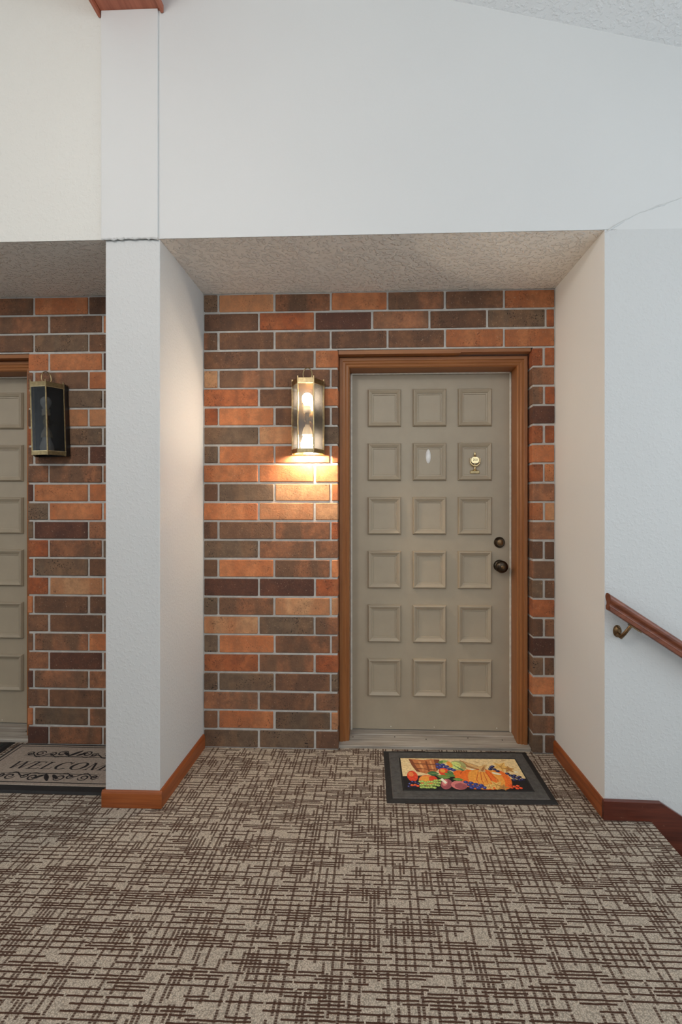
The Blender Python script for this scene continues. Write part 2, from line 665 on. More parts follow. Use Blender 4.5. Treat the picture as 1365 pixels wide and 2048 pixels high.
# ridge beam
b = MB()
b.box(PL - 0.018, 0.004, -5.2, FY, 3.437, 3.80)
bm_ = b.build('ridge_beam', M['beam'], bevel=0.003)
tag(bm_, 'reddish brown wooden ridge beam resting on top of the pillar', 'beam', 'structure')
b = MB()
b.box(0.004, 0.018, -5.2, FY - 0.001, 3.425, 3.46)
b.box(PL - 0.030, PL - 0.018, -5.2, FY - 0.001, 3.415, 3.46)
b.build('beam_edge_trim', M['beam'], bm_, bevel=0.003)

# ------------------------------------------------------------------ brick walls
CH = ZB / 24.0
JT = 0.0115
BD = 0.092
cache = {}


def brick_mesh(w, key, h=CH - JT):
    k = (round(w, 3), key)
    if k in cache:
        return cache[k]
    m = MB()
    m.box(-w / 2, w / 2, 0, BD, -h / 2, h / 2)
    cache[k] = m.mesh('brick', BR[key], bevel=0.0028)
    return cache[k]


def lay(parent, row, x0, x1, key):
    """brick occupying x0..x1 (joint centres) in the given course from the top"""
    a, c = min(x0, x1), max(x0, x1)
    w = c - a - JT
    if w < 0.006:
        return
    z = ZB - (row + 0.5) * CH
    o = place('brick', brick_mesh(w, key), parent,
              ((a + c) / 2 + rnd.uniform(-0.0012, 0.0012), rnd.uniform(-0.002, 0.0022), z + rnd.uniform(-0.001, 0.001)))
    o.rotation_euler = (rnd.uniform(-0.006, 0.006), rnd.uniform(-0.004, 0.004), rnd.uniform(-0.004, 0.004))


def mortar_wall(name, f):
    """f maps alcove x to world x"""
    m = MB()
    def bx(x0, x1, z0, z1):
        a, c = sorted((f(x0), f(x1)))
        m.box(a, c, 0.006, 0.16, z0, z1)
    bx(0, OPL - 0.004, 0, OPT)
    bx(OPR + 0.004, W, 0, OPT)
    bx(0, W, OPT, ZB)
    return m.build(name, M['mortar'])


A = [0.083, 0.387, 0.690, 0.993, 1.296, 1.605]
B = [0.302, 0.604, 0.911, 1.213, 1.517, 1.823]

wall_back = mortar_wall('wall_back', lambda x: x)
tag(wall_back, 'multi-coloured brick wall around the door numbered 203', 'brick wall', 'structure')
head = ['gtmomb' + 'o', 'brdmbg' + 'r', 'mbbbboo']
for r, s in enumerate(head):
    j = [0.0] + (A if r % 2 == 0 else B) + [W]
    for i, ch in enumerate(s):
        lay(wall_back, r, j[i], j[i + 1], ch)
left = ['bbo', 'tmbb', 'rbo', 'robb', 'gtg', 'goto', 'oot', 'bgto', 'ott', 'bmmr', 'gmm', 'momo', 'ddr', 'gmtt',
        'tgm', 'gomm', 'rmr', 'ggbg', 'mbm', 'bogt', 'ggb']
left[5] = 'gooo'
left[6] = 'ooo'
for i, s in enumerate(left):
    r = i + 3
    j = [0.0] + ([A[0], A[1], A[2]] if r % 2 == 0 else [B[0], B[1]]) + [OPL + JT / 2]
    for q, ch in enumerate(s):
        lay(wall_back, r, j[q], j[q + 1], ch)
right = ['rr', 'm', 'mr', 'd', 'rr', 'o', 'ro', 'm', 'ot', 'm', 'bb', 'm', 'gm', 'r', 'bb', 'd', 'gm', 'o', 'bb', 'm', 'gb']
for i, s in enumerate(right):
    r = i + 3
    j = [OPR - JT / 2] + ([1.813] if len(s) == 2 else []) + [W]
    for q, ch in enumerate(s):
        lay(wall_back, r, j[q], j[q + 1], ch)

wall_bl = mortar_wall('wall_back_left', lambda x: MIR - x)
tag(wall_bl, 'multi-coloured brick wall around the unlit lantern at left', 'brick wall', 'structure')
LA = [-0.631, -0.937]           # from the pillar towards the left
LB = [-0.553, -0.853]
lh = ['bom', 'obm', 'bgm']
lside = ['doo', 'omm', 'gg' + 'm', 'ttb', 'ggr', 'dbb', 'mmm', 'ood', 'oog', 'mdg', 'gmr', 'bgr', 'otr', 'bbo', 'bbb',
         'omb', 'mdm', 'mmd', 'bbb', 'mgo', 'bmd']
for r in range(24):
    js = LA if r % 2 == 0 else LB
    if r < 3:
        j = [PL] + js
        # continue the header over the door in full bricks
        while j[-1] - 0.3048 > LW + 0.05:
            j.append(j[-1] - 0.3048)
        j.append(LW)
        # the first one is longer than a brick: split it
        s = lh[r] + ''.join(rnd.choice('mobgt') for _ in range(len(j)))
    else:
        j = [PL] + js + [MIR - OPL - JT / 2]
        s = lside[r - 3]
    first = j[1] + 0.3048
    if j[0] - first > 0.02:
        lay(wall_bl, r, j[0], first, rnd.choice('mobg'))
        j[0] = first
    for q in range(len(j) - 1):
        lay(wall_bl, r, j[q], j[q + 1], s[q])
for r in range(3, 24):
    lay(wall_bl, r, MIR - OPR + JT / 2, LW, rnd.choice('mobgr'))

# ------------------------------------------------------------------ door frame, threshold, door
CY = 0.055      # casing face
DY = 0.180      # door face


def profile_casing():
    """brickmould cross-section: (offset from the outer edge towards the door, depth)"""
    return [(0.0, CY + 0.006), (0.004, CY), (0.020, CY), (0.023, CY + 0.005), (0.034, CY + 0.003), (0.040, CY + 0.009),
            (0.050, CY + 0.007), (0.056, CY + 0.014), (0.0565, DY + 0.045), (0.0, DY + 0.045)]


def make_frame(name, f, label, sign):
    root = empty(name, (f(1.2375), CY, 0))
    tag(root, label, 'door frame', 'structure')
    ox, oy = root.location.x, root.location.y
    xl, xr, zt = 0.729, 1.747, 2.110
    pr = profile_casing()
    # side casings
    for side in (-1, 1):
        m = MB()
        r0, r1 = [], []
        for d, y in pr:
            x = (xl + d) if side < 0 else (xr - d)
            r0.append((f(x) - ox, y - oy, 0.004))
            r1.append((f(x) - ox, y - oy, zt - d))
        m.loft([r0, r1])
        m.build('side_casing', M['casing_v'], root)
    m = MB()
    r0, r1 = [], []
    for d, y in pr:
        r0.append((f(xl + d) - ox, y - oy, zt - d))
        r1.append((f(xr - d) - ox, y - oy, zt - d))
    m.loft([r0, r1])
    m.build('head_casing', M['casing_h'], root)
    # drip strip above the head casing, nailed in two overlapping lengths
    m = MB()
    a, c = sorted((f(xl + 0.001), f(1.38)))
    m.box(a - ox, c - ox, 0.012 - oy, 0.10 - oy, 2.112, OPT - 0.001)
    m.build('drip_strip', M['casing_h'], root)
    m = MB()
    a, c = sorted((f(1.38), f(xr)))
    m.box(a - ox, c - ox, 0.010 - oy, 0.10 - oy, 2.116, OPT - 0.001)
    m.build('drip_strip', M['casing_h'], root)
    # white weatherstrips
    for x in (xl + 0.0565, xr - 0.0565 - 0.010):
        m = MB()
        a, c = sorted((f(x), f(x + 0.010)))
        m.box(a - ox, c - ox, DY - 0.008 - oy, DY + 0.04 - oy, 0.03, zt - 0.0565)
        m.build('weatherstrip', M['strip'], root, bevel=0.002)
    m = MB()
    a, c = sorted((f(xl + 0.0565), f(xr - 0.0565)))
    m.box(a - ox, c - ox, DY - 0.008 - oy, DY + 0.04 - oy, zt - 0.0565 - 0.008, zt - 0.0565)
    m.build('weatherstrip', M['strip'], root, bevel=0.002)
    # sill
    m = MB()
    a, c = sorted((f(OPL + 0.001), f(OPR - 0.001)))
    m.prism([(0.022 - oy, 0.0), (0.022 - oy, 0.013), (0.026 - oy, 0.016), (0.125 - oy, 0.026), (0.13 - oy, 0.030),
             (DY + 0.05 - oy, 0.030), (DY + 0.05 - oy, 0.0)], 'x', a - ox, c - ox)
    sill = m.build('threshold', M['thresh'], root)
    m = MB()
    for i in range(5):
        x = f(0.80 + i * 0.21 + rnd.uniform(-.03, .03)) - ox
        m.lathe([(0.0035, 0), (0.0030, 0.0015)], (x, 0.10 - oy + rnd.uniform(-.02, .02), 0.0245), n=8)
    m.build('screw_head', M['hole'], sill)
    return root


def ring_panel(w, h, prof):
    m = MB()
    rings = []
    for d, y in prof:
        x, z = w / 2 - d, h / 2 - d
        rings.append([(-x, -y, -z), (x, -y, -z), (x, -y, z), (-x, -y, z)])
    m.loft(rings)
    return m.mesh('door_panel', M['door'])


PANEL = ring_panel(0.189, 0.212, [(0.0, 0.0), (0.0008, 0.008), (0.0060, 0.0190), (0.0090, 0.0200), (0.0125, 0.0180),
                                  (0.0240, 0.0105), (0.0250, 0.0062), (0.0320, 0.0056), (0.0335, 0.0012)])
PCX = [0.978, 1.2325, 1.4865]
PCZ = [1.855, 1.5500, 1.2455, 0.9410, 0.6360, 0.3310]


def make_door(name, f, label):
    xl, xr, zb, zt = 0.7945, 1.6815, 0.034, 2.044
    x0 = (xl + xr) / 2
    m = MB()
    m.box(-(xr - xl) / 2, (xr - xl) / 2, 0, 0.045, 0, zt - zb)
    d = m.build(name, M['door'], None, (f(x0), DY, zb), bevel=0.0015)
    tag(d, label, 'door', 'structure')
    for cx in PCX:
        for cz in PCZ:
            place('door_panel', PANEL, d, (f(cx) - f(x0), 0.0, cz - zb))
    m = MB()
    m.box(-(xr - xl) / 2 + 0.002, (xr - xl) / 2 - 0.002, 0.006, 0.04, -0.006, 0.0)
    m.build('door_sweep', M['sweep'], d)
    m = MB()
    for x in (1.015, 1.26, 1.61):
        m.lathe([(0.003, 0), (0.0025, 0.0015), (0.001, 0.002)], (f(x) - f(x0), 0, 0.016), '-y', 8)
    m.build('sweep_screw', M['strip'], d)
    # deadbolt
    kx = f(1.625) - f(x0)
    m = MB()
    m.lathe([(0.031, 0), (0.031, 0.004), (0.028, 0.010), (0.024, 0.016), (0.021, 0.020), (0.020, 0.020)], (kx, 0, 1.096 - zb), '-y', 28)
    db = m.build('deadbolt', M['bronze'], d, smooth=True)
    m = MB()
    m.lathe([(0.0165, 0.018), (0.0165, 0.0225), (0.015, 0.0235)], (kx, 0, 1.096 - zb), '-y', 24)
    cyl = m.build('key_cylinder', M['bronze_light'], db, smooth=True)
    # knob
    m = MB()
    m.lathe([(0.033, 0), (0.033, 0.003), (0.029, 0.008), (0.017, 0.013), (0.014, 0.026), (0.019, 0.032), (0.029, 0.040),
             (0.034, 0.050), (0.0345, 0.057), (0.031, 0.065), (0.022, 0.071), (0.010, 0.0735)], (kx, 0, 0.965 - zb), '-y', 32)
    kb = m.build('door_knob', M['bronze'], d, smooth=True)
    m = MB()
    m.lathe([(0.0095, 0.070), (0.0095, 0.0755), (0.008, 0.0765)], (kx, 0, 0.965 - zb), '-y', 20)
    m.build('key_cylinder', M['bronze_light'], kb, smooth=True)
    m = MB()
    m.box(kx - 0.001, kx + 0.001, -0.0772, -0.0764, 0.965 - zb - 0.005, 0.965 - zb + 0.005)
    m.build('keyhole', M['hole'], kb)
    return d


def text_mesh(s, size, extrude, mat, name):
    cu = bpy.data.curves.new(name, 'FONT')
    cu.body = s
    cu.size = size
    cu.align_x = 'CENTER'
    cu.align_y = 'CENTER'
    cu.extrude = extrude
    cu.resolution_u = 4
    tmp = bpy.data.objects.new(name, cu)
    COL.objects.link(tmp)
    dg = bpy.context.evaluated_depsgraph_get()
    me = bpy.data.meshes.new_from_object(tmp.evaluated_get(dg))
    bpy.data.objects.remove(tmp, do_unlink=True)
    me.materials.clear()
    me.materials.append(mat)
    return me


ident = lambda x: x
mirr = lambda x: MIR - x
make_frame('trim_1', ident, 'stained brown wood frame and grey threshold around door 203', 1)
d1 = make_door('door_1', ident, 'taupe panelled front door with brass 203 knocker')
# knocker (child of the door), local frame of the door: origin at (1.238, DY, .034)
dx0, dz0 = (0.7945 + 1.6815) / 2, 0.034
kn_x, kn_z = 1.487 - dx0, 1.484 - dz0
m = MB()
# finial
m.lathe([(0.0045, 0.088), (0.007, 0.092), (0.004, 0.096), (0.0075, 0.102), (0.0045, 0.108), (0.0055, 0.112), (0.002, 0.120)], (kn_x, -0.009, kn_z), 'z', 14)
# number plate: rounded shield
shield = []
for i in range(28):
    a = 2 * math.pi * i / 28
    c, s = math.cos(a), math.sin(a)
    e = 0.72
    shield.append((kn_x + 0.0215 * abs(c) ** e * (1 if c > 0 else -1), kn_z + 0.074 + 0.0175 * abs(s) ** e * (1 if s > 0 else -1)))
m.prism(shield, 'y', -0.0150, 0.0)
# stem and foot
m.lathe([(0.005, 0.016), (0.0085, 0.020), (0.0045, 0.026), (0.005, 0.036), (0.003, 0.058)], (kn_x, -0.008, kn_z), 'z', 14)
m.lathe([(0.018, 0.0155), (0.014, 0.018), (0.006, 0.022)], (kn_x, -0.007, kn_z), 'z', 16, 1.0, 0.45)
kn = m.build('door_knocker', M['brass_bright'], d1, smooth=True)
kn['label'] = 'polished brass door knocker with the number 203'
m = MB()
pts = []
for i in range(17):
    a = math.pi + math.pi * i / 16
    pts.append((kn_x + 0.0265 * math.cos(a), -0.013, kn_z + 0.068 + 0.026 * math.sin(a)))
pts = [(kn_x - 0.0265, -0.013, kn_z + 0.085)] + pts + [(kn_x + 0.0265, -0.013, kn_z + 0.085)]
m.tube(pts, [0.0030] + [0.0036 + 0.0028 * math.sin(math.pi * i / 16) for i in range(17)] + [0.0030], 10)
m.build('striker', M['brass_bright'], kn, smooth=True)
m = MB()
m.box(kn_x - 0.0265, kn_x + 0.0265, -0.007, 0, kn_z - 0.002, kn_z + 0.0165)
m.build('strike_plate', M['brass'], kn, bevel=0.002)
t = place('number', text_mesh('203', 0.0185, 0.0006, M['hole'], 'number'), kn, (kn_x, -0.0153, kn_z + 0.0745))
t.rotation_euler = (math.pi / 2, 0, 0)
# white oval peephole cover
m = MB()
prof = []
for i in range(9):
    a = math.pi / 2 * i / 8
    prof.append((max(0.0005, math.cos(a)), math.sin(a) * 0.010))
m.lathe([(1.0, 0.0)] + prof, (0, 0, 0), '-y', 28, 0.0145, 0.0405)
ov = m.build('peephole_cover', M['white_plastic'], d1, (1.226 - dx0, -0.001, 1.581 - dz0), smooth=True)
ov['label'] = 'white oval plastic cover'

make_frame('trim_2', mirr, 'stained brown wood frame around the door at the left edge', -1)
make_door('door_2', mirr, 'taupe panelled door beside the unlit lantern at the left edge')

# ------------------------------------------------------------------ lanterns
LH = 0.384


def make_lantern(loc, lit, label):
    root = empty('wall_lantern', loc)
    tag(root, label, 'wall lamp', None, 'brass wall lanterns beside the doors')
    hb, hf, dp = 0.0865, 0.0405, -0.116
    y0 = -0.032
    c = [(-hb, y0), (-hf, dp), (hf, dp), (hb, y0)]
    m = MB()
    m.box(-hb, hb, -0.004, 0.0, 0.0, LH)
    for s_ in (-1, 1):
        a_, c_ = sorted((s_ * (hb - 0.003), s_ * hb))
        m.box(a_, c_, -0.032, -0.004, 0.0, LH)
    m.build('back_plate', M['brass_dark'] if lit else M['back_dark_reflection'], root, bevel=0.001)
    # corner bars
    for i, (x, y) in enumerate(c):
        m = MB()
        w = 0.0034
        ext = 0.009
        yy = y - (0.004 if i in (0, 3) else 0)
        xx = x - (w if x > 0 else -w) * (1 if i in (0, 3) else 0)
        m.box(xx - w, xx + w, yy - w, yy + w, -0.002, LH + ext)
        m.build('corner_bar', M['brass'], root, bevel=0.0012)
    # bands top and bottom + panes
    for i in range(3):
        (xa, ya), (xb, yb) = c[i], c[i + 1]
        d = Vector((xb - xa, yb - ya, 0)).normalized()
        nrm = Vector((d.y, -d.x, 0))
        def strip(z0, z1, th, inset):
            s = MB()
            a = Vector((xa, ya, 0)) + d * inset
            e = Vector((xb, yb, 0)) - d * inset
            q = [a + nrm * th, e + nrm * th, e - nrm * th, a - nrm * th]
            s.prism([(p.x, p.y) for p in q], 'z', z0, z1)
            return s
        strip(0.0, 0.020, 0.0022, 0.002).build('bottom_band', M['brass'], root)
        strip(0.0195, 0.0225, 0.0034, 0.002).build('band_bead', M['brass_bright'], root)
        strip(LH - 0.026, LH - 0.002, 0.0022, 0.002).build('top_band', M['brass'], root)
        strip(LH - 0.029, LH - 0.026, 0.0034, 0.002).build('band_bead', M['brass_bright'], root)
        strip(0.020, LH - 0.026, 0.0011, 0.004).build('glass_pane', M['glass'], root)
    # roof plate
    m = MB()
    m.prism([(-hb, -0.002)] + [(x * 0.99, y * 0.99) for x, y in c] + [(hb, -0.002)], 'z', LH - 0.006, LH - 0.002)
    m.build('top_plate', M['brass'], root)
    # hanging ring
    m = MB()
    pts = []
    for i in range(28):
        a = 2 * math.pi * i / 28
        ra = 0.0 if lit else 0.95
        pts.append((0.0235 * math.cos(a) * math.cos(ra), -0.050 + 0.0235 * math.cos(a) * math.sin(ra), LH + 0.032 + 0.034 * math.sin(a)))
    m.tube(pts, 0.0030, 8, True, (-math.sin(ra), math.cos(ra), 0))
    m.build('ring', M['brass'], root, smooth=True)
    # twin lamp holder
    by = -0.060
    m = MB()
    m.box(-0.016, 0.016, by - 0.005, -0.004, 0.170, 0.190)
    m.lathe([(0.012, 0.150), (0.012, 0.212)], (0, by, 0), 'z', 16)
    m.build('lamp_holder', M['brass'], root, bevel=0.001)
    bm = M['bulb_on'] if lit else M['bulb_off']
    # upper bulb, small and upright
    m = MB()
    m.lathe([(0.013, 0.248), (0.015, 0.254), (0.020, 0.262), (0.0255, 0.275), (0.027, 0.287), (0.0245, 0.300), (0.016, 0.311), (0.006, 0.3155), (0.0005, 0.316)], (0, by, 0), 'z', 24)
    u = m.build('bulb', M['bulb_on_up'] if lit else bm, root, smooth=True)
    m = MB()
    m.lathe([(0.019, 0.212), (0.0205, 0.216), (0.0205, 0.228), (0.0185, 0.231), (0.0195, 0.247), (0.013, 0.249)], (0, by, 0), 'z', 24)
    m.build('socket', M['socket'], u, smooth=True)
    # lower bulb hanging down
    m = MB()
    m.lathe([(0.0005, 0.010), (0.010, 0.011), (0.022, 0.016), (0.031, 0.027), (0.0345, 0.040), (0.034, 0.053), (0.029, 0.068), (0.023, 0.082), (0.0205, 0.094), (0.021, 0.098)], (0, by, 0), 'z', 26)
    l_ = m.build('bulb', bm, root, smooth=True)
    m = MB()
    m.lathe([(0.027, 0.097), (0.0275, 0.102), (0.024, 0.120), (0.018, 0.136), (0.013, 0.141), (0.012, 0.150)], (0, by, 0), 'z', 26)
    m.build('socket', M['socket'], l_, smooth=True)
    return root


make_lantern((0.5735, -0.004, 1.573), True, 'lit brass wall lantern with two glowing bulbs beside door 203')
ll = make_lantern((-0.815, -0.004, 1.567), False, 'unlit brass wall lantern with glass darkened by a black back plate on the left brick wall')
ll.rotation_euler = (0, math.radians(-1.7), 0)

# ------------------------------------------------------------------ baseboards and stair skirt
BH, BT = 0.074, 0.012


def base_prof(m, p0, p1, nx, ny, h=BH, t=BT):
    """baseboard running p0 -> p1 with outward normal (nx, ny)"""
    prof = [(0, 0), (t, 0), (t, h - 0.012), (t - 0.003, h - 0.004), (t - 0.006, h), (0, h)]
    m.loft([[(p0[0] + nx * d, p0[1] + ny * d, z) for d, z in prof], [(p1[0] + nx * d, p1[1] + ny * d, z) for d, z in prof]])


m = MB()
base_prof(m, (0.0, FY + 0.0005), (0.0, -0.002), 1, 0)
tag(m.build('baseboard_left', M['base_y']), 'orange-brown wood baseboard running back along the pillar to the brick', 'baseboard', 'structure')
m = MB()
base_prof(m, (PL - BT, FY), (BT, FY), 0, -1)
tag(m.build('baseboard_pillar', M['base_x'], bevel=0.0015), 'scuffed wood baseboard block across the front of the pillar', 'baseboard', 'structure')
m = MB()
base_prof(m, (PL, FY + 0.0005), (PL, -0.002), -1, 0)
tag(m.build('baseboard_pillar_left', M['base_y']), 'wood baseboard on the left side of the pillar by the welcome mat', 'baseboard', 'structure')
m = MB()
base_prof(m, (WF, FY - 0.001), (W, -0.002), -1, 0)
tag(m.build('baseboard_right', M['base_y']), 'orange-brown wood baseboard right of the fruit doormat', 'baseboard', 'structure')
# dark stair skirt on the right wall
SL = 0.655
m = MB()
x_end = 4.5
poly = [(WF - 0.012, 0.0), (WF - 0.012, 0.082), (2.108, 0.078), (x_end, 0.078 - SL * (x_end - 2.108)), (x_end, -0.30 - SL * (x_end - 2.06)), (2.06, -0.30), (2.06, 0.0)]
m.prism(poly, 'y', FY - 0.020, FY)
tag(m.build('trim_3', M['skirt'], bevel=0.002), 'glossy dark brown stair skirt board at the foot of the right wall', 'skirt board', 'structure')

# ------------------------------------------------------------------ handrail
RY = FY - 0.062
rx, rz = 1.872, 0.949
rail = empty('handrail', (1.938, FY, 0.78))
tag(rail, 'brown wooden handrail sloping down the right wall on a bronze bracket', 'handrail')
m = MB()
half = [(0.0, 0.0), (0.0105, -0.001), (0.0175, -0.005), (0.0225, -0.012), (0.0235, -0.020), (0.0205, -0.028), (0.0140, -0.036),
        (0.0125, -0.044), (0.0150, -0.050), (0.0195, -0.053), (0.0195, -0.066), (0.017, -0.069)]
prof = half + [(-x, z) for x, z in reversed(half[1:])]
L = 2.4
r0 = [(rx - 1.938, RY + a - FY, rz + z - 0.78) for a, z in prof]
r1 = [(rx + L - 1.938, RY + a - FY, rz + z - SL * L - 0.78) for a, z in prof]
m.loft([r0, r1])
m.build('rail', M['rail'], rail, smooth=True)
for i in range(2):
    bx = 1.938 + i * 1.6
    dz = -SL * i * 1.6
    m = MB()
    m.lathe([(0.017, 0.0), (0.017, 0.004), (0.013, 0.010), (0.009, 0.013)], (bx - 1.938, 0.0, dz), '-y', 20, 1.0, 1.5)
    br = m.build('bracket', M['bronze_light'], rail, smooth=True)
    m = MB()
    pts = [(bx - 1.938, -0.008, dz - 0.012), (bx - 1.938, -0.034, dz - 0.016), (bx - 1.938 + 0.006, -0.052, dz + 0.004),
           (bx - 1.938 + 0.022, -0.061, dz + 0.032), (bx - 1.938 + 0.036, -0.062, dz + 0.052)]
    m.tube(pts, [0.010, 0.0085, 0.0075, 0.007, 0.008], 10)
    m.build('bracket_arm', M['bronze_light'], br, smooth=True)
    m = MB()
    cx = bx - 1.938 + 0.040
    zz = rz - 0.069 - SL * (cx + 1.938 - rx) - 0.78
    m.loft([[(cx - 0.022, -0.073, zz - 0.001 + SL * 0.022), (cx + 0.022, -0.073, zz - 0.001 - SL * 0.022), (cx + 0.022, -0.051, zz - 0.001 - SL * 0.022), (cx - 0.022, -0.051, zz - 0.001 + SL * 0.022)],
            [(cx - 0.022, -0.073, zz - 0.006 + SL * 0.022), (cx + 0.022, -0.073, zz - 0.006 - SL * 0.022), (cx + 0.022, -0.051, zz - 0.006 - SL * 0.022), (cx - 0.022, -0.051, zz - 0.006 + SL * 0.022)]])
    m.build('saddle', M['bronze_light'], br)

# ------------------------------------------------------------------ fruit doormat
def flat(m, pts, z):
    m.add([(x, y, z) for x, y in pts], [tuple(range(len(pts)))])


def frustum(m, x0, x1, y0, y1, z0, z1, ins):
    m.loft([[(x0, y0, z0), (x1, y0, z0), (x1, y1, z0), (x0, y1, z0)],
            [(x0 + ins, y0 + ins, z1), (x1 - ins, y0 + ins, z1), (x1 - ins, y1 - ins, z1), (x0 + ins, y1 - ins, z1)]])


MW, MD = 0.750, 0.455
matA = empty('doormat', (1.350, -0.222, 0.0005))
matA.rotation_euler = (0, 0, 0.022)
tag(matA, 'black rubber doormat printed with pumpkins and fruit before door 203', 'doormat')
m = MB()
frustum(m, -MW / 2, MW / 2, -MD / 2, MD / 2, 0, 0.006, 0.020)
m.build('rubber_base', M['rubber_black'], matA)
PX, PY = 0.291, 0.138       # half size of the picture panel
m = MB()
frustum(m, -MW / 2 + 0.026, MW / 2 - 0.026, -MD / 2 + 0.026, MD / 2 - 0.026, 0.005, 0.0075, 0.003)
m.build('ribbed_border', M['rubber'], matA)
# ribs as separate bars, joined as fine relief of the border
m = MB()
n = 46
for i in range(n):
    y = -MD / 2 + 0.034 + (MD - 0.068) * i / (n - 1)
    if abs(y) < PY + 0.010:
        for s in (-1, 1):
            a, c = sorted((s * (PX + 0.012), s * (MW / 2 - 0.034)))
            m.box(a, c, y - 0.0022, y + 0.0022, 0.007, 0.0092)
    else:
        m.box(-MW / 2 + 0.034, MW / 2 - 0.034, y - 0.0022, y + 0.0022, 0.007, 0.0092)
rb = m.build('ribs', M['rubber'], matA)
rb['kind'] = 'stuff'
m = MB()
frustum(m, -PX - 0.008, PX + 0.008, -PY - 0.008, PY + 0.008, 0.007, 0.0094, 0.002)
m.build('picture_frame', M['rubber_black'], matA)

INK = {'tan': (214, 188, 140), 'tan2': (188, 154, 104), 'black': (24, 20, 20), 'horn': (176, 108, 62), 'horn2': (120, 66, 38), 'horn3': (206, 146, 92),
       'blue': (48, 52, 112), 'blue2': (96, 104, 170), 'navy': (36, 30, 62), 'green': (92, 128, 60), 'green2': (58, 100, 62), 'lime': (150, 172, 84), 'lime2': (190, 204, 120),
       'sage': (150, 150, 96), 'red': (206, 66, 36), 'orange': (226, 104, 34), 'orange2': (240, 146, 60), 'orange3': (178, 66, 26), 'peach': (236, 120, 62),
       'gold': (214, 172, 96), 'gold2': (176, 126, 60), 'plum': (142, 74, 78), 'pink': (196, 116, 110), 'stem': (196, 158, 102), 'husk': (150, 104, 60), 'white': (226, 214, 190)}
IK = list(INK)
INKM = [plain('print_' + k, tuple(min(250, int(c * 1.12)) if max(INK[k]) > 70 else c for c in INK[k]), 0.85, 0, 0.10, 90) for k in IK]
m = MB()
zlev = [0.0095]


def P(u, v):
    return (-PX + 2 * PX * u, PY - 2 * PY * v)


def shape(pts, ink):
    zlev[0] += 0.000006
    m.cur = IK.index(ink)
    flat(m, [P(*p) for p in pts], zlev[0])


def ell(u, v, ru, rv, ink, rot=0.0, n=18):
    pts = []
    asp = PX / PY
    for i in range(n):
        a = 2 * math.pi * i / n
        x, y = ru * math.cos(a), rv / asp * math.sin(a)
        pts.append((u + x * math.cos(rot) - y * math.sin(rot), v + (x * math.sin(rot) + y * math.cos(rot)) * asp))
    shape(pts, ink)


def leaf(u, v, l, w, rot, ink, vein='green2'):
    asp = PX / PY
    pts = []
    for i in range(9):
        t = i / 8
        pts.append((t * l - l / 2, w * math.sin(math.pi * t)))
    for i in range(1, 8):
        t = 1 - i / 8
        pts.append((t * l - l / 2, -w * math.sin(math.pi * t)))
    tr = lambda q: (u + q[0] * math.cos(rot) - q[1] * math.sin(rot), v + (q[0] * math.sin(rot) + q[1] * math.cos(rot)) * asp)
    shape([tr(q) for q in pts], ink)
    shape([tr(q) for q in ((-l / 2, 0), (0, -w * .08), (l / 2, 0), (0, w * .08))], vein)


def ball(u, v, r, c, hi):
    ell(u, v, r * 1.08, r * 2.2, 'navy' if c in ('blue', 'navy') else 'green2' if c == 'lime' else 'orange3', n=12)
    ell(u, v, r, r * 2.05, c, n=12)
    ell(u - r * .25, v - r * .6, r * .38, r * .75, hi, n=8)


def maple(u, v, s, ink, vein, rot=0.0):
    asp = PX / PY
    pts = []
    for i in range(20):
        a = rot + 2 * math.pi * i / 20
        r = s * (1.0 if i % 4 == 0 else 0.62 if i % 2 else 0.45)
        pts.append((u + r * math.cos(a), v + r * math.sin(a) * asp))
    # concave star: fan of triangles
    zlev[0] += 0.000006
    m.cur = IK.index(ink)
    P0 = [P(u, v)] + [P(*p) for p in pts]
    m.add([(x, y, zlev[0]) for x, y in P0], [(0, i + 1, (i + 1) % 20 + 1) for i in range(20)])
    for i in range(0, 20, 4):
        p = pts[i]
        dx, dy = (p[1] - v) * 0.04, (p[0] - u) * 0.10
        shape([(u - dx, v + dy), (p[0], p[1]), (u + dx, v - dy)], vein)


rp = random.Random(5)
shape([(0, 0), (1, 0), (1, 1), (0, 1)], 'black')
shape([(0, 0), (1, 0), (1, .64), (.93, .68), (.5, .55), (.12, .58), (0, .60)], 'tan')
for i in range(26):
    u, v = rp.uniform(.0, .97), rp.uniform(.03, .5)
    ell(u, v, rp.uniform(.01, .035), rp.uniform(.006, .02), 'tan2' if i % 3 else 'white', rp.uniform(-.5, .5), 10)
# horn of plenty
shape([(.07, .02), (.13, .04), (.20, .06), (.27, .02), (.33, .05), (.31, .25), (.28, .48), (.20, .52), (.12, .45), (.09, .25)], 'horn')
shape([(.07, .02), (.10, .05), (.12, .25), (.15, .46), (.12, .45), (.09, .25)], 'horn2')
shape([(.15, .10), (.17, .10), (.19, .40), (.17, .42)], 'horn3')
shape([(.21, .10), (.225, .10), (.235, .44), (.22, .45)], 'horn2')
shape([(.25, .08), (.265, .07), (.27, .38), (.255, .42)], 'horn3')
shape([(.10, .17), (.30, .20), (.30, .23), (.10, .20)], 'horn2')
shape([(.12, .33), (.28, .38), (.28, .41), (.12, .36)], 'horn2')
shape([(.29, .03), (.34, .04), (.32, .30), (.29, .46)], 'horn2')
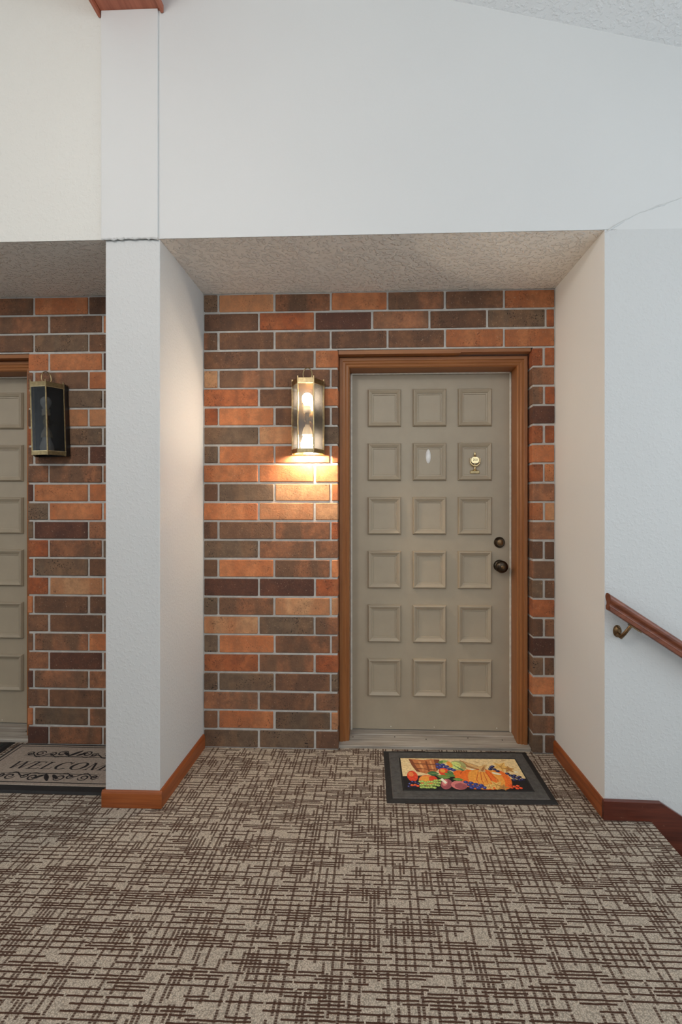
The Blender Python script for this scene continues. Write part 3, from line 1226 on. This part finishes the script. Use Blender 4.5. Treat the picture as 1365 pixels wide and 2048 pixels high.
# husks and gourd
shape([(.52, .06), (.62, .20), (.72, .36), (.66, .40), (.56, .30), (.48, .16)], 'husk')
shape([(.54, .10), (.64, .25), (.69, .36), (.66, .37), (.57, .24)], 'stem')
shape([(.62, .28), (.74, .22), (.70, .34)], 'stem')
ell(.475, .27, .075, .20, 'sage', .35)
ell(.46, .24, .05, .13, 'lime2', .35)
shape([(.42, .16), (.53, .42), (.515, .44)], 'green2')
shape([(.45, .12), (.56, .38), (.55, .40)], 'gold2')
ell(.415, .20, .022, .11, 'orange2', -.2)
for u, v in ((.315, .20), (.335, .28), (.355, .22), (.33, .36), (.36, .33), (.385, .28), (.39, .37), (.415, .36), (.435, .40), (.31, .30), (.345, .42)):
    ball(u, v, .020, 'blue', 'blue2')
leaf(.37, .11, .09, .022, -.25, 'lime')
leaf(.345, .13, .07, .018, -.9, 'green')
# apples and peaches
ell(.08, .60, .044, .17, 'red')
ell(.07, .54, .022, .07, 'peach')
ell(.35, .46, .045, .13, 'red')
ell(.34, .42, .024, .06, 'orange2')
ell(.475, .55, .06, .15, 'orange')
ell(.52, .52, .04, .10, 'orange3')
ell(.20, .73, .075, .17, 'peach')
ell(.18, .69, .04, .09, 'orange2')
ell(.245, .70, .035, .11, 'red')
leaf(.255, .51, .10, .036, .1, 'green2', 'lime')
leaf(.39, .55, .10, .030, .5, 'green')
leaf(.335, .62, .11, .030, .15, 'green', 'lime')
leaf(.40, .48, .07, .022, .9, 'green2', 'lime')
# big pumpkin
for u, ru, ink in ((.66, .185, 'orange3'), (.79, .085, 'orange'), (.56, .09, 'orange'), (.735, .085, 'orange2'), (.615, .085, 'orange2'), (.695, .06, 'orange'), (.655, .05, 'orange2')):
    ell(u, .68, ru, .30 if ru < .1 else .315, ink, 0, 24)
for u in (.595, .635, .675, .715, .765):
    shape([(u - .002 + (.675 - u) * .5, .44), (u + .002 + (.675 - u) * .5, .44), (u + .003, .70), (u + (.675 - u) * .2, .93), (u - .003, .70)], 'orange3')
ell(.78, .50, .04, .03, 'white', .4)
shape([(.635, .44), (.66, .34), (.70, .20), (.735, .21), (.70, .36), (.695, .45)], 'stem')
shape([(.66, .42), (.675, .34), (.712, .23), (.70, .34), (.675, .44)], 'husk')
# leaves, berries, grapes around it
maple(.845, .27, .085, 'gold', 'gold2', .3)
maple(.90, .36, .055, 'gold2', 'husk', 1.0)
for u, v in ((.76, .30), (.78, .36), (.745, .36), (.80, .42), (.775, .27), (.87, .50), (.89, .56), (.905, .62), (.92, .56), (.935, .64), (.955, .60), (.945, .70), (.97, .68), (.90, .70)):
    ball(u, v, .017, 'navy', 'blue2')
for u, v in ((.05, .84), (.075, .78), (.04, .92), (.10, .80), (.085, .90), (.12, .84)):
    ball(u, v, .017, 'navy', 'blue2')
for u, v in ((.09, .87), (.065, .88), (.11, .90)):
    ball(u, v, .013, 'red', 'orange2')
for i in range(26):
    u = .135 + (i % 9) * .020 + rp.uniform(-.004, .004)
    v = .78 + (i // 9) * .075 + rp.uniform(-.02, .02) + (-.06 if i % 9 > 5 else 0)
    ball(u, v, .015, 'lime', 'lime2')
ell(.34, .84, .045, .16, 'plum', .3)
ell(.33, .80, .022, .10, 'pink', .3)
shape([(.30, .70), (.32, .66), (.35, .80), (.33, .84)], 'white')
ell(.44, .87, .065, .13, 'pink')
ell(.45, .90, .05, .09, 'plum')
leaf(.445, .70, .09, .024, .12, 'green', 'lime')
for u, v in ((.50, .78), (.52, .86), (.54, .80), (.555, .90), (.575, .84), (.595, .92), (.615, .87), (.53, .94), (.635, .94), (.58, .95)):
    ball(u, v, .019, 'blue', 'blue2')
maple(.735, .86, .07, 'gold', 'gold2', .5)
maple(.675, .91, .05, 'gold', 'gold2', 1.1)
maple(.78, .92, .05, 'gold2', 'husk', .1)
for u, v in ((.845, .86), (.87, .90), (.845, .93), (.90, .88), (.915, .94), (.885, .95)):
    ball(u, v, .014, 'red', 'orange2')
pic = m.build('printed_picture', INKM, matA)
pic['label'] = 'colourful print of pumpkin, grapes, apples and autumn leaves'

# ------------------------------------------------------------------ welcome mat
matB = empty('doormat', (-0.637, -0.222, 0.0005))
matB.rotation_euler = (0, 0, -0.006)
tag(matB, 'beige doormat reading WELCOME with black scrolls left of the pillar', 'doormat')
BW, BDp = 0.760, 0.446
m = MB()
frustum(m, -BW / 2, BW / 2, -BDp / 2, BDp / 2, 0, 0.007, 0.012)
m.build('rubber_base', M['rubber_black'], matB)
m = MB()
frustum(m, -BW / 2 + 0.024, BW / 2 - 0.024, -BDp / 2 + 0.052, BDp / 2 - 0.024, 0.006, 0.0095, 0.002)
m.build('pile_field', M['mat_beige'], matB)
ZT = 0.0098
m = MB()
x0, x1, y0, y1 = -BW / 2 + 0.040, BW / 2 - 0.040, -BDp / 2 + 0.070, BDp / 2 - 0.038
lw = 0.006
for a in ((x0, x1, y0, y0 + lw), (x0, x1, y1 - lw, y1), (x0, x0 + lw, y0, y1), (x1 - lw, x1, y0, y1)):
    m.box(a[0], a[1], a[2], a[3], 0.009, ZT)
m.build('border_line', M['ink'], matB)

# lettering: drawn serif italics
GL = {}


def glyphs():
    def st(x0, y0, x1, y1, w):       # slanted stem with horizontal thickness w
        return [(x0 - w / 2, y0), (x0 + w / 2, y0), (x1 + w / 2, y1), (x1 - w / 2, y1)]
    def bar(x0, x1, y, t):
        return [(x0, y - t / 2), (x1, y - t / 2), (x1, y + t / 2), (x0, y + t / 2)]
    def arc(cx, cy, rx_, ry_, tk, tn, a0, a1, n=22):
        q = []
        for i in range(n):
            for k in range(1):
                a, e = a0 + (a1 - a0) * i / n, a0 + (a1 - a0) * (i + 1) / n
                def o(t): return (cx + rx_ * math.cos(t), cy + ry_ * math.sin(t))
                def inn(t): return (cx + (rx_ - tk) * math.cos(t), cy + (ry_ - tn) * math.sin(t))
                q.append([o(a), o(e), inn(e), inn(a)])
        return q
    T, N = 0.125, 0.05
    GL['W'] = (1.12, [st(.28, 0, .10, 1, T), st(.28, 0, .56, 1, N), st(.76, 0, .54, 1, T), st(.76, 0, 1.04, 1, N), bar(0, .26, .98, .05), bar(.42, .70, .98, .05), bar(.92, 1.14, .98, .05)])
    GL['E'] = (0.74, [st(.16, 0, .16, 1, T), bar(.02, .62, .03, .06), bar(.02, .60, .97, .06), bar(.16, .50, .52, .055), st(.60, .0, .66, .22, .05), st(.58, .80, .58, 1, .05), st(.49, .42, .49, .62, .045)])
    GL['L'] = (0.70, [st(.16, 0, .16, 1, T), bar(.02, .60, .03, .06), bar(.02, .32, .97, .05), st(.58, 0, .64, .26, .05)])
    GL['C'] = (0.86, arc(.44, .5, .40, .52, .16, .06, math.radians(48), math.radians(315)) + [st(.72, .70, .72, 1.0, .05), bar(.62, .74, .16, .05)])
    GL['O'] = (0.98, arc(.48, .5, .45, .52, .17, .055, 0, 2 * math.pi, 30))
    GL['M'] = (1.16, [st(.14, 0, .14, 1, N), st(.54, 0, .17, 1, T), st(.54, 0, .92, 1, N), st(.94, 0, .94, 1, T), bar(.02, .26, .02, .05), bar(.80, 1.08, .02, .05), bar(.04, .22, .98, .05), bar(.88, 1.08, .98, .05)])


glyphs()
m = MB()
H_ = 0.066
tot = sum(GL[c][0] for c in 'WELCOME')
SXL = 0.556 / (tot * H_)
xx = 0.0
k = 0
for ch in 'WELCOME':
    wd, qs = GL[ch]
    for q in qs:
        pts = [(-0.247 + (xx + px + 0.22 * (py - 0.5)) * H_ * SXL, -0.004 + (py - 0.5) * H_) for px, py in q]
        k += 1
        flat(m, pts, ZT + 0.0004 + 0.00001 * (k % 7))
    xx += wd
m.build('lettering', M['ink'], matB)


def ribbon(m, pts, w, z):
    n = len(pts)
    L_, R_ = [], []
    for i, p in enumerate(pts):
        a, c = pts[max(i - 1, 0)], pts[min(i + 1, n - 1)]
        dx, dy = c[0] - a[0], c[1] - a[1]
        l = math.hypot(dx, dy) or 1
        t = i / (n - 1)
        ww = w * (0.35 + 0.65 * math.sin(math.pi * min(1, t * 1.05)))
        L_.append((p[0] - dy / l * ww, p[1] + dx / l * ww, z))
        R_.append((p[0] + dy / l * ww, p[1] - dx / l * ww, z))
    m.add(L_ + R_, [(i, i + 1, n + i + 1, n + i) for i in range(n - 1)])


def scroll(m, cx, cy, s, dirx, diry, turns=1.4, w=0.0042, z=ZT + 0.0006):
    pts = []
    for i in range(30):
        t = i / 29
        a = t * turns * 2 * math.pi
        r = s * (1 - 0.82 * t)
        pts.append((cx + dirx * (r * math.cos(a) - s * 0.2), cy + diry * r * math.sin(a)))
    ribbon(m, pts, w, z)


def flourish(cy, sgn):
    m = MB()
    base = cy - sgn * 0.030
    ribbon(m, [(-0.25 + 0.5 * i / 10, base) for i in range(11)], 0.0028, ZT + 0.0005)
    for s in (-1, 1):
        scroll(m, s * 0.235, cy - sgn * 0.008, 0.020, s, sgn)
        scroll(m, s * 0.175, cy - sgn * 0.002, 0.026, -s, sgn)
        scroll(m, s * 0.115, cy - sgn * 0.008, 0.019, s, sgn)
        scroll(m, s * 0.060, cy + sgn * 0.002, 0.027, -s, sgn)
        ribbon(m, [(s * (0.25 - 0.2 * i / 14), cy + sgn * (-0.022 + 0.016 * math.sin(i * .9))) for i in range(15)], 0.0035, ZT + 0.00065)
        # leaf
        pts = [(s * (0.02 + 0.04 * i / 8), cy + sgn * (-0.02 + 0.035 * i / 8)) for i in range(9)]
        ribbon(m, pts, 0.009, ZT + 0.0007)
    ribbon(m, [(-0.02 + 0.045 * i / 8, cy + sgn * (-0.026 + 0.058 * i / 8)) for i in range(9)], 0.010, ZT + 0.0008)
    m.build('scroll_ornament', M['ink'], matB)


flourish(0.112, 1)
flourish(-0.106, -1)

# dark mat before the left door
matC = empty('doormat', (-1.425, -0.215, 0.0005))
matC.rotation_euler = (0, 0, 0.02)
tag(matC, 'black doormat with dark green field before the door at the left edge', 'doormat')
m = MB()
frustum(m, -0.38, 0.38, -0.225, 0.225, 0, 0.008, 0.014)
m.build('rubber_base', M['rubber_black'], matC)
m = MB()
frustum(m, -0.345, 0.345, -0.19, 0.19, 0.007, 0.0105, 0.002)
m.build('pile_field', M['mat_green'], matC)
m = MB()
for a in ((-0.30, 0.30, -0.150, -0.138), (-0.30, 0.30, 0.138, 0.150), (-0.30, -0.288, -0.15, 0.15), (0.288, 0.30, -0.15, 0.15)):
    m.box(a[0], a[1], a[2], a[3], 0.010, 0.0109)
m.build('border_line', M['mat_beige'], matC)

bpy.context.view_layer.update()
